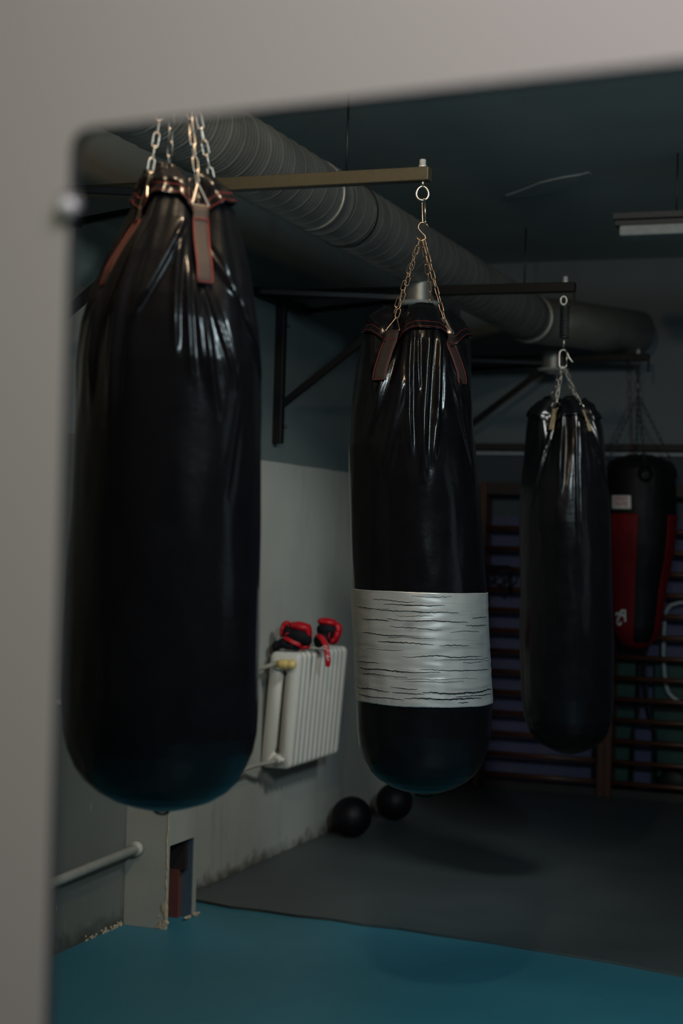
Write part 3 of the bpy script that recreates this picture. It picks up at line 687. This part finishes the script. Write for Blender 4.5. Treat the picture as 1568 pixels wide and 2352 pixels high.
# above bag 3
def px3(x, y, D=7.7): return Vector(atdepth(x, y, D))
ey = thing('eye_bolt', px3(1294, 690), 'small eye bolt under the arm above the coil spring', 'eye bolt')
MB().tube([px3(1294, 690) + CR * .014 * math.sin(a) + Zv * .02 * math.cos(a) for a in [2 * math.pi * i / 18 for i in range(18)]], .004, 8, closed=True).obj('eye', 'steel', ey)
sp = thing('coil_spring', px3(1296, 740), 'dark coil spring hanging between bracket arm and bag with tan straps', 'spring')
zs0, zs1 = px3(1296, 772).z, px3(1296, 708).z; cx, cy = px3(1296, 740).x, px3(1296, 740).y; tn = 12; hp = []
for i in range(tn * 16 + 1):
    a = 2 * math.pi * i / 16; hp.append((cx + .020 * math.cos(a), cy + .020 * math.sin(a), zs0 + (zs1 - zs0) * i / (tn * 16)))
MB().tube(hp, .0036, 7).obj('coil', 'steel_dark', sp)
MB().tube([(cx, cy, zs0 - .01), (cx, cy, zs1 + .012)], .004, 8).obj('core_rod', 'steel_dark', sp)
for q in (zs0 - .006, zs1 + .006): MB().tube([(cx, cy, q - .003), (cx, cy, q + .003)], .024, 16).obj('end_plate', 'steel_dark', sp)
MB().tube([Vector((cx, cy, zs0 - .008)), px3(1294, 800)], .0045, 8).obj('lower_rod', 'steel', sp)
cc = (px3(1294, 803) + px3(1291, 846)) / 2; sh = thing('snap_hook', cc, 'snap hook gathering the chains under the coil spring', 'snap hook')
pts = stadium(cc, Zv, CR, .085, .034, 8); MB().tube(pts[2:], .0042, 9).obj('hook_body', 'steel', sh); MB().tube([pts[0], pts[-1]], .0032, 8).obj('gate', 'steel', sh)
curve_thing('s_hook', [px3(x, y) for x, y in ((1298,806),(1303,812),(1307,822),(1313,830),(1317,833))], .003, 'steel', 'thin steel hook slanting right of the snap hook below the spring', 'hook', n=8)
c4 = Vector(atdepth(1463, 833, 10.5)); ey = thing('eye_bolt', c4, 'eye bolt under the rearmost bracket arm above the red and black bag', 'eye bolt')
MB().tube([c4 + CR * .014 * math.sin(a) + Zv * .02 * math.cos(a) for a in [2 * math.pi * i / 18 for i in range(18)]], .004, 8, closed=True).obj('eye', 'steel_dark', ey)
c1 = Vector((-1.607, 3.23, 2.745)); ey = thing('eye_bolt', c1, 'eye bolt above the frontmost bag', 'eye bolt')
MB().tube([c1 + CR * .02 * math.sin(a) + Zv * .045 * math.cos(a) for a in [2 * math.pi * i / 18 for i in range(18)]], .005, 8, closed=True).obj('eye', 'steel', ey)

# ------------------------------------------------------------------ radiator
XF = -2.99; XBk = -3.152
ya = onplane(682, 1496, 0, XF)[1]; yb = onplane(793, 1488, 0, XF)[1]
zt = onplane(735, 1492, 0, XF)[2]; zb = onplane(710, 1752, 0, XF)[2] - .012
ra = thing('radiator', (XBk, ya, zb), 'yellowed white ribbed column radiator on the wall below the boxing gloves', 'radiator')
NS = 11; pt = (yb - ya) / NS; lean = math.tan(math.radians(3.9))
def section(y):
    W2 = (XF - XBk) / 2; H2 = (zt - zb) / 2; out = []
    def rr(w, h, r, n=5, botsharp=False):
        pts = []
        for cxs, czs, a0 in ((1, 1, 0), (-1, 1, 90), (-1, -1, 180), (1, -1, 270)):
            rx = r; rz = r
            for i in range(n + 1):
                a = math.radians(a0 + 90 * i / n); pts.append((cxs * (w - rx) + rx * math.cos(a), czs * (h - rz) + rz * math.sin(a)))
        return pts
    o = rr(W2, H2, .028); inn = [(.017 * math.cos(math.radians(-50 + 280 * i / 11)), H2 - .105 + .017 * math.sin(math.radians(-50 + 280 * i / 11))) for i in range(12)] + [(.017 * math.cos(math.radians(130 + 280 * i / 11)), -(H2 - .085) + .017 * math.sin(math.radians(130 + 280 * i / 11))) for i in range(12)]
    n = len(o); T = pt * .40; mb = MB(); vs = []
    layers = [(o, -T * .55, 1), (o, -T, .93), (inn, -T, 1), (inn, T, 1), (o, T, .93), (o, T * .55, 1)]
    prof = [[(x * (s if False else 1) - (math.copysign(.006, x) if s < 1 else 0), z - (math.copysign(.006, z) if s < 1 else 0), yy) for x, z in pl] for pl, yy, s in layers]
    for ring_ in prof:
        for x, z, yy in ring_:
            vs.append(((XF + XBk) / 2 + x + lean * (z), y + yy, (zt + zb) / 2 + z))
    L = len(prof); fs = []
    for i in range(L):
        j = (i + 1) % L
        for k2 in range(n): fs.append((i*n+k2, i*n+(k2+1)%n, j*n+(k2+1)%n, j*n+k2))
    return mb.add(vs, fs)
for i in range(NS): section(ya + pt * (i + .5)).obj('section', 'white_paint', ra, True)
mb = MB()
for zz in (zt - .045, zb + .045):
    xo = (XF + XBk) / 2 + lean * (zz - (zt + zb) / 2); mb.tube([(xo, ya + pt * .2, zz), (xo, yb - pt * .2, zz)], .024, 16)
mb.obj('hub_tube', 'white_paint', ra)
for zz in (zt - .1, zb + .1): MB().box((XL + .002, (ya + yb) / 2 - .02, zz), (XBk + .03, (ya + yb) / 2 + .02, zz + .02)).obj('wall_hook', 'pipe', ra, False)
# valves and pipes
xo = (XF + XBk) / 2; zv = zt - .055; zl_ = zb + .05
vx = xo + lean * (zv - (zt + zb) / 2)
yv = ya - .035
va = MB().lathe([(.012, -.03), (.016, -.028), (.016, -.012), (.021, -.01), (.023, .0), (.023, .035), (.0215, .037), (.0215, .04), (.023, .042), (.022, .062), (.016, .072), (.0005, .074)], (vx + .0, yv, zv), 'x', 28).obj('thermostat_valve', 'valve_yellow', ra)
va['label'] = 'cream yellow thermostat valve'
MB().tube([(vx - .03, yv, zv), (vx - .03, ya + .01, zv)], .013, 14).obj('valve_union', 'white_paint', ra)
MB().tube([(vx, yv - .0, zl_), (vx - .01, ya + .01, zl_)], .014, 14).obj('valve_union', 'white_paint', ra)
MB().lathe([(.02, -.018), (.022, -.01), (.022, .012), (.012, .02), (.010, .035), (.001, .036)], (vx - .005, yv, zl_), 'x', 8).obj('return_valve', 'white_paint', ra)
pk = thing('heating_pipe', (XL + .08, 7, zv), 'painted feed pipe running from the top radiator valve along the wall', 'pipe')
MB().tube([(vx - .03, yv - .004, zv), (vx - .035, yv - .05, zv - .004), (XL + .075, yv - .12, zv - .012), (XL + .055, 6.45, zv - .02), (XL + .055, 4.0, zv - .03)], .0105, 12).obj('tube', 'pipe', pk)
pk = thing('heating_pipe', (XL + .08, 7, zl_), 'painted return pipe leaving the bottom radiator valve towards the pier', 'pipe')
MB().tube([(vx - .005, yv - .018, zl_), (vx - .01, yv - .06, zl_ - .006), (XL + .06, yv - .16, zl_ - .014), (XL + .055, 6.44, zl_ - .03)], .0105, 12).obj('tube', 'pipe', pk)

# ------------------------------------------------------------------ boxing gloves on the radiator
G = 8.15; IR = Vector((AX[0], AY[0], AZ[0])).normalized(); IU = Vector((AX[1], AY[1], AZ[1])).normalized(); IF = Vector((AX[2], AY[2], AZ[2])).normalized()
def gp(x, y, d=0.0): return Vector(atdepth(x, y, G)) + IF * d
def blob(name, mat, items, parent, vox=.006, smooth_it=8):
    mb = MB()
    for (x, y, d, rx, ry, rd, an) in items:   # centre in picture terms, radii in px (rx, ry) and metres (rd)
        ca = math.radians(-an); ex = IR * math.cos(ca) + IU * math.sin(ca); ez = -IR * math.sin(ca) + IU * math.cos(ca)
        Rm = Matrix((ex, -IF, ez)).transposed(); s = G / F; mb.ell(gp(x, y, d), (rx * s, rd, ry * s), Rm, 18, 12)
    o = mb.obj(name, mat, parent); r = o.modifiers.new('remesh', 'REMESH'); r.mode = 'VOXEL'; r.voxel_size = vox; r.use_smooth_shade = True
    s2 = o.modifiers.new('sm', 'SMOOTH'); s2.factor = .6; s2.iterations = smooth_it; return o
def ribbon(name, mat, pts, wd, th, parent, normal=None, widths=None):
    pts = [Vector(p) for p in pts]; vs = []; n = len(pts)
    for i, p in enumerate(pts):
        T = (pts[min(i+1, n-1)] - pts[max(i-1, 0)]).normalized(); nn_ = -IF + Vector((0, 0, .25)); sd = T.cross(nn_).normalized(); nm = sd.cross(T).normalized()
        ww = (widths[i] if widths else wd) / 2
        for a, b in ((-1, -1), (1, -1), (1, 1), (-1, 1)): vs.append(p + sd * a * ww + nm * b * th / 2)
    fs = [(i*4+k2, i*4+(k2+1)%4, (i+1)*4+(k2+1)%4, (i+1)*4+k2) for i in range(n-1) for k2 in range(4)] + [(3,2,1,0), tuple((n-1)*4+k2 for k2 in range(4))]
    return MB().add(vs, fs).obj(name, mat, parent, True, sub=2)
zrt = zt
g1 = thing('boxing_glove', gp(680, 1490), 'red and black boxing glove lying palm forward at the left on the radiator', 'boxing glove', 'boxing gloves on the radiator')
blob('shell', 'glove_red', [(692,1440,0,25,12,.045,14),(708,1452,.01,9,20,.045,0),(672,1437,.01,10,9,.04,0),(698,1486,.012,16,8,.04,-8),(690,1462,.028,28,22,.035,10)], g1)
blob('palm', 'glove_black', [(686,1462,-.012,30,20,.035,14),(660,1455,-.005,12,18,.03,0),(703,1471,-.006,14,14,.034,0)], g1)
blob('thumb', 'glove_red', [(656,1433,.015,11,7,.03,-20),(648,1445,.012,6,14,.028,10),(646,1456,.012,5,10,.028,0)], g1, .005)
blob('cuff', 'glove_black', [(648,1477,.0,18,11,.045,-35),(664,1483,-.01,22,9,.045,5),(633,1484,.0,9,12,.04,0),(680,1489,0,12,6,.04,0)], g1)
ribbon('wrist_strap', 'glove_red', [gp(650,1463,-.03), gp(662,1466,-.046), gp(672,1473,-.052), gp(684,1477,-.05), gp(692,1482,-.04)], .022, .004, g1)
ribbon('thumb_tie', 'glove_red', [gp(653,1459,-.034), gp(657,1454,-.04), gp(664,1452,-.04)], .007, .003, g1)
g2 = thing('boxing_glove', gp(750, 1485), 'red and black boxing glove with printed strap hanging down at the right of the radiator', 'boxing glove', 'boxing gloves on the radiator')
blob('shell', 'glove_red', [(752,1432,.10,24,10,.045,10),(735,1430,.10,8,8,.04,0),(774,1455,.11,11,22,.04,12),(766,1475,.11,14,10,.04,-35),(752,1455,.13,26,22,.035,0)], g2)
blob('palm', 'glove_black', [(750,1450,.085,25,18,.035,8),(745,1466,.09,18,16,.04,0),(730,1474,.09,12,14,.04,0),(757,1472,.09,10,10,.03,0)], g2)
blob('cuff', 'glove_black', [(732,1476,.075,12,15,.04,0),(727,1482,.08,7,9,.03,0)], g2)
st_pts = [gp(724,1461,.06), gp(728,1460,.035), gp(733,1461,.012), gp(741,1467,.005), gp(746,1476,-.005), gp(749,1487,-.02), gp(751,1500,-.028), gp(753,1513,-.03), gp(753,1525,-.026), gp(752,1532,-.022)]
sk = ribbon('wrist_strap', 'glove_red', st_pts, .03, .004, g2, widths=[.018,.022,.027,.031,.033,.034,.034,.033,.03,.02])
# printing on the strap: a round mark and small letters
cpt = gp(746.5, 1486, -.030); MB().tube([cpt + IR * .0075 * math.cos(a) + IU * .009 * math.sin(a) for a in [2 * math.pi * i / 16 for i in range(16)]], .0018, 6, closed=True).obj('round_mark', 'print_white', sk)
for (x, y, w_, h_, an) in ((753,1493,2,4,0),(751,1505,4,2,0),(751,1509,4,1.6,0),(753,1514,1.6,5,20),(755,1507,1.5,4,0)):
    p = gp(x, y, -.0345); s = G / F; ex = IR * math.cos(math.radians(an)) + IU * math.sin(math.radians(an)); ez = IU * math.cos(math.radians(an)) - IR * math.sin(math.radians(an))
    MB().bar(p - ex * w_ * s / 2, p + ex * w_ * s / 2, .0015, h_ * s, ez).obj('print', 'print_white', sk, False)
ribbon('thumb_tie', 'glove_red', [gp(753,1470,.045), gp(755,1462,.042), gp(757,1454,.045)], .007, .003, g2)
blob('thumb', 'glove_red', [(772,1462,.07,8,14,.025,15),(763,1474,.07,9,6,.025,-40)], g2, .005)

# ------------------------------------------------------------------ medicine balls
for (px, py, rp, lab_) in ((806, 1922, 46, 'black medicine ball resting by the wall below and right of the radiator'), (904, 1883, 42, 'black medicine ball half hidden behind the taped bag')):
    p = onplane(px, py, 2, MT); dd = (p - CAM) @ np.array([AX[2], AY[2], AZ[2]]); r = rp * dd / F
    if px < 850: p[0] = max(p[0], XL + r + .004)
    root = thing('medicine_ball', (p[0], p[1], MT), lab_, 'medicine ball', 'medicine balls by the wall')
    MB().ell((p[0], p[1], MT + r), (r, r, r), None, 48, 32).obj('ball', 'rubber', root)
    for k2 in range(2):
        a0 = .5 + k2 * math.pi / 2
        MB().tube([(p[0] + (r + .0003) * math.cos(t_) * math.cos(a0), p[1] + (r + .0003) * math.cos(t_) * math.sin(a0), MT + r + (r + .0003) * math.sin(t_)) for t_ in [2*math.pi*i/48 for i in range(48)]], .0016, 6, closed=True).obj('seam', 'rubber', root)

# ------------------------------------------------------------------ back wall: rails, wall bars
mb = MB().box((XL, YB - .05, onplane(1300, 1034, 1, YB - .05)[2]), (XR, YB, onplane(1300, 1019, 1, YB - .05)[2]))
struct(mb.obj('trim_2', 'wood_dark', smooth=False))
struct(MB().box((XL, YB - .035, onplane(1300, 1047, 1, YB)[2]), (XR, YB, onplane(1300, 1039, 1, YB)[2])).obj('trim_3', 'trim_pale', smooth=False))
YW = YB - .17; lad = []
xa = onplane(1096, 1795, 1, YW)[0]; xm = onplane(1380, 1820, 1, YW)[0]; Wd = xm - xa
zr0 = onplane(1160, 1779, 1, YW)[2]; zr1 = onplane(1160, 1213, 1, YW)[2]
def wallbars(x0, x1, label, ownleft=True):
    w = thing('wall_bars', ((x0 + x1) / 2, YW, MT), label, 'wall bars', 'wall bars along the back wall')
    for x in ((x0, x1) if ownleft else (x1,)):
        MB().box((x - .022, YW - .05, MT), (x + .022, YB - .052 if x == x0 else YB - .052, 2.02)).obj('post', 'wood', w, False, bevel=.004)
    for i in range(13):
        z = zr0 + (zr1 - zr0) * i / 12
        vs = []; m = 16; ea = (.019, .015)
        MB().tube([(x0 + (.022 if ownleft else .024), YW, z), (x1 - .022, YW, z)], .017, 14).obj('rung', 'wood', w)
    MB().box((x0 + .022, YW - .03, 1.94), (x1 - .022, YW - .005, 2.02)).obj('top_board', 'wood_dark', w, False)
    MB().box((x0 + .022, YW - .02, MT), (x1 - .022, YW + .02, MT + .05)).obj('bottom_board', 'wood_dark', w, False)
    return w
wallbars(xa, xm - .001, 'orange brown wooden wall bars, left bay between the taped bag and the far bag')
wallbars(xm + .045, xm + .045 + Wd, 'orange brown wooden wall bars, right bay behind the red and black bag')
# skipping rope on a rung (left bay)
rp_ = thing('skipping_rope', onplane(1150, 1306, 1, YW), 'dark skipping rope looped over a rung left of the bag with tan straps', 'skipping rope')
zr_ = zr0 + (zr1 - zr0) * 10 / 12; xr_ = onplane(1150, 1310, 1, YW)[0]
for j in range(3):
    r0 = .055 + .012 * j; MB().tube([(xr_ - .05 + .045 * j + r0 * math.sin(a), YW - .024 - .004 * j, zr_ + .02 - r0 * 1.15 * (1 - math.cos(a)) * .8) for a in [2*math.pi*i/24 for i in range(24)]], .006, 8, closed=True).obj('loop', 'rubber', rp_)
MB().tube([(xr_ + .07, YW - .03, zr_ - .02), (xr_ + .075, YW - .03, zr_ - .16)], .014, 10).obj('handle', 'rubber', rp_)
# stored kit between the right bay and the wall
YK = YB - .085
def kp(x, y): return Vector(onplane(x, y, 1, YK))
tb = thing('bent_tube_frame', kp(1528, 1600), 'pale bent steel tube frame standing behind the right wall bars', 'tube frame')
pp = [kp(1600,1382),(kp(1560,1384)),kp(1540,1390),kp(1530,1402),kp(1526,1420),kp(1524,1460),kp(1523,1500),kp(1525,1540),kp(1528,1570),kp(1534,1590),kp(1545,1602),kp(1560,1612),kp(1600,1625)]
MB().tube(pp, .013, 12).obj('tube', 'trim_pale', tb)
MB().tube([kp(1600, 1625), Vector((kp(1600,1625).x, YK, MT + .01))], .013, 12).obj('foot', 'trim_pale', tb)
for (x0, x1, y0, y1, lb) in ((1404, 1458, 1520, 1662, 'dark green mat standing behind the rungs under the red and black bag'), (1496, 1600, 1520, 1662, 'wider dark green mat standing behind the rungs beside the tube frame')):
    a, b = kp(x0, y1), kp(x1, y0); w = thing('exercise_mat', (a.x, YK, MT), lb, 'mat', 'green exercise mats behind the wall bars')
    MB().box((a.x, YB - .05, MT + .001), (b.x, YB - .004, b.z)).obj('padding', 'green', w, False, bevel=.012)
    for f_ in (.0, .34, .62): MB().box((a.x - .003, YB - .054, MT + .05 + (b.z - a.z + .4) * f_), (b.x + .003, YB - .049, MT + .09 + (b.z - a.z + .4) * f_)).obj('fold_band', 'rubber', w, False)
kb = thing('kit_bag', kp(1548, 1700), 'black kit bag slumped low behind the right wall bars', 'bag')
c = kp(1548, 1690); o = MB().ell((c.x, YB - .09, MT + .10), (.10, .035, .095), None, 24, 16).obj('bag_body', 'vinyl_matte', kb)
MB().tube([(c.x - .06 + .12 * i / 10, YB - .09, MT + .175 + .05 * math.sin(math.pi * i / 10)) for i in range(11)], .008, 8).obj('handle', 'vinyl_matte', kb)
o2 = thing('stand', kp(1476, 1600), 'dark twin legged stand with flared feet between the green mats', 'stand')
for s in (-1, 1):
    MB().tube([kp(1474 + 5 * s, 1495), kp(1474 + 7 * s, 1560), kp(1477 + 9 * s, 1610), kp(1479 + 16 * s, 1650), kp(1479 + 26 * s, 1680), Vector((kp(1479 + 30 * s, 1700).x, YK, MT + .012))], .011, 10).obj('leg', 'bracket_black', o2)
MB().bar(kp(1462, 1495), kp(1488, 1495), .03, .03).obj('top_plate', 'bracket_black', o2, False)

# ------------------------------------------------------------------ ceiling: tube lamp, peeling patch
DL = 8.0; a = Vector(atdepth(1418, 520, DL)); 
lm = thing('ceiling_lamp', (a.x, a.y, a.z), 'unlit pale fluorescent lamp hanging below the ceiling at the right edge', 'lamp')
zc_ = a.z
MB().box((a.x - .01, a.y - .09, zc_ + .018), (a.x + 1.25, a.y + .09, zc_ + .05)).obj('housing', 'lamp_body', lm, False, bevel=.004)
MB().box((a.x - .004, a.y - .06, zc_ - .008), (a.x + 1.24, a.y + .06, zc_ + .018)).obj('reflector', 'lamp_body', lm, False, bevel=.004)
MB().box((a.x + .02, a.y - .075, zc_ - .06), (a.x + 1.22, a.y + .075, zc_ - .008)).obj('diffuser', 'lamp_white', lm, False, bevel=.012)
for xx in (.28, .98): MB().tube([(a.x + xx, a.y, zc_ + .04), (a.x + xx, a.y, ZC)], .004, 8).obj('rod', 'steel_dark', lm)
pts = [onplane(x, y, 2, ZC - .004) for x, y in ((1165,456),(1200,452),(1245,447),(1285,436),(1325,418),(1358,402),(1352,396),(1330,402),(1290,408),(1240,420),(1195,438),(1162,449))]
vs = [(p[0], p[1], ZC - .006) for p in pts] + [(p[0], p[1], ZC + .001) for p in pts]; n = len(pts)
tag(MB().add(vs, [tuple(range(n)), tuple(range(2*n-1, n-1, -1))] + [(i, n+i, n+(i+1)%n, (i+1)%n) for i in range(n)]).obj('plaster_flap', 'ceiling', smooth=False), 'faint sagging flap of grey plaster on the ceiling above the far bags', 'plaster flap')
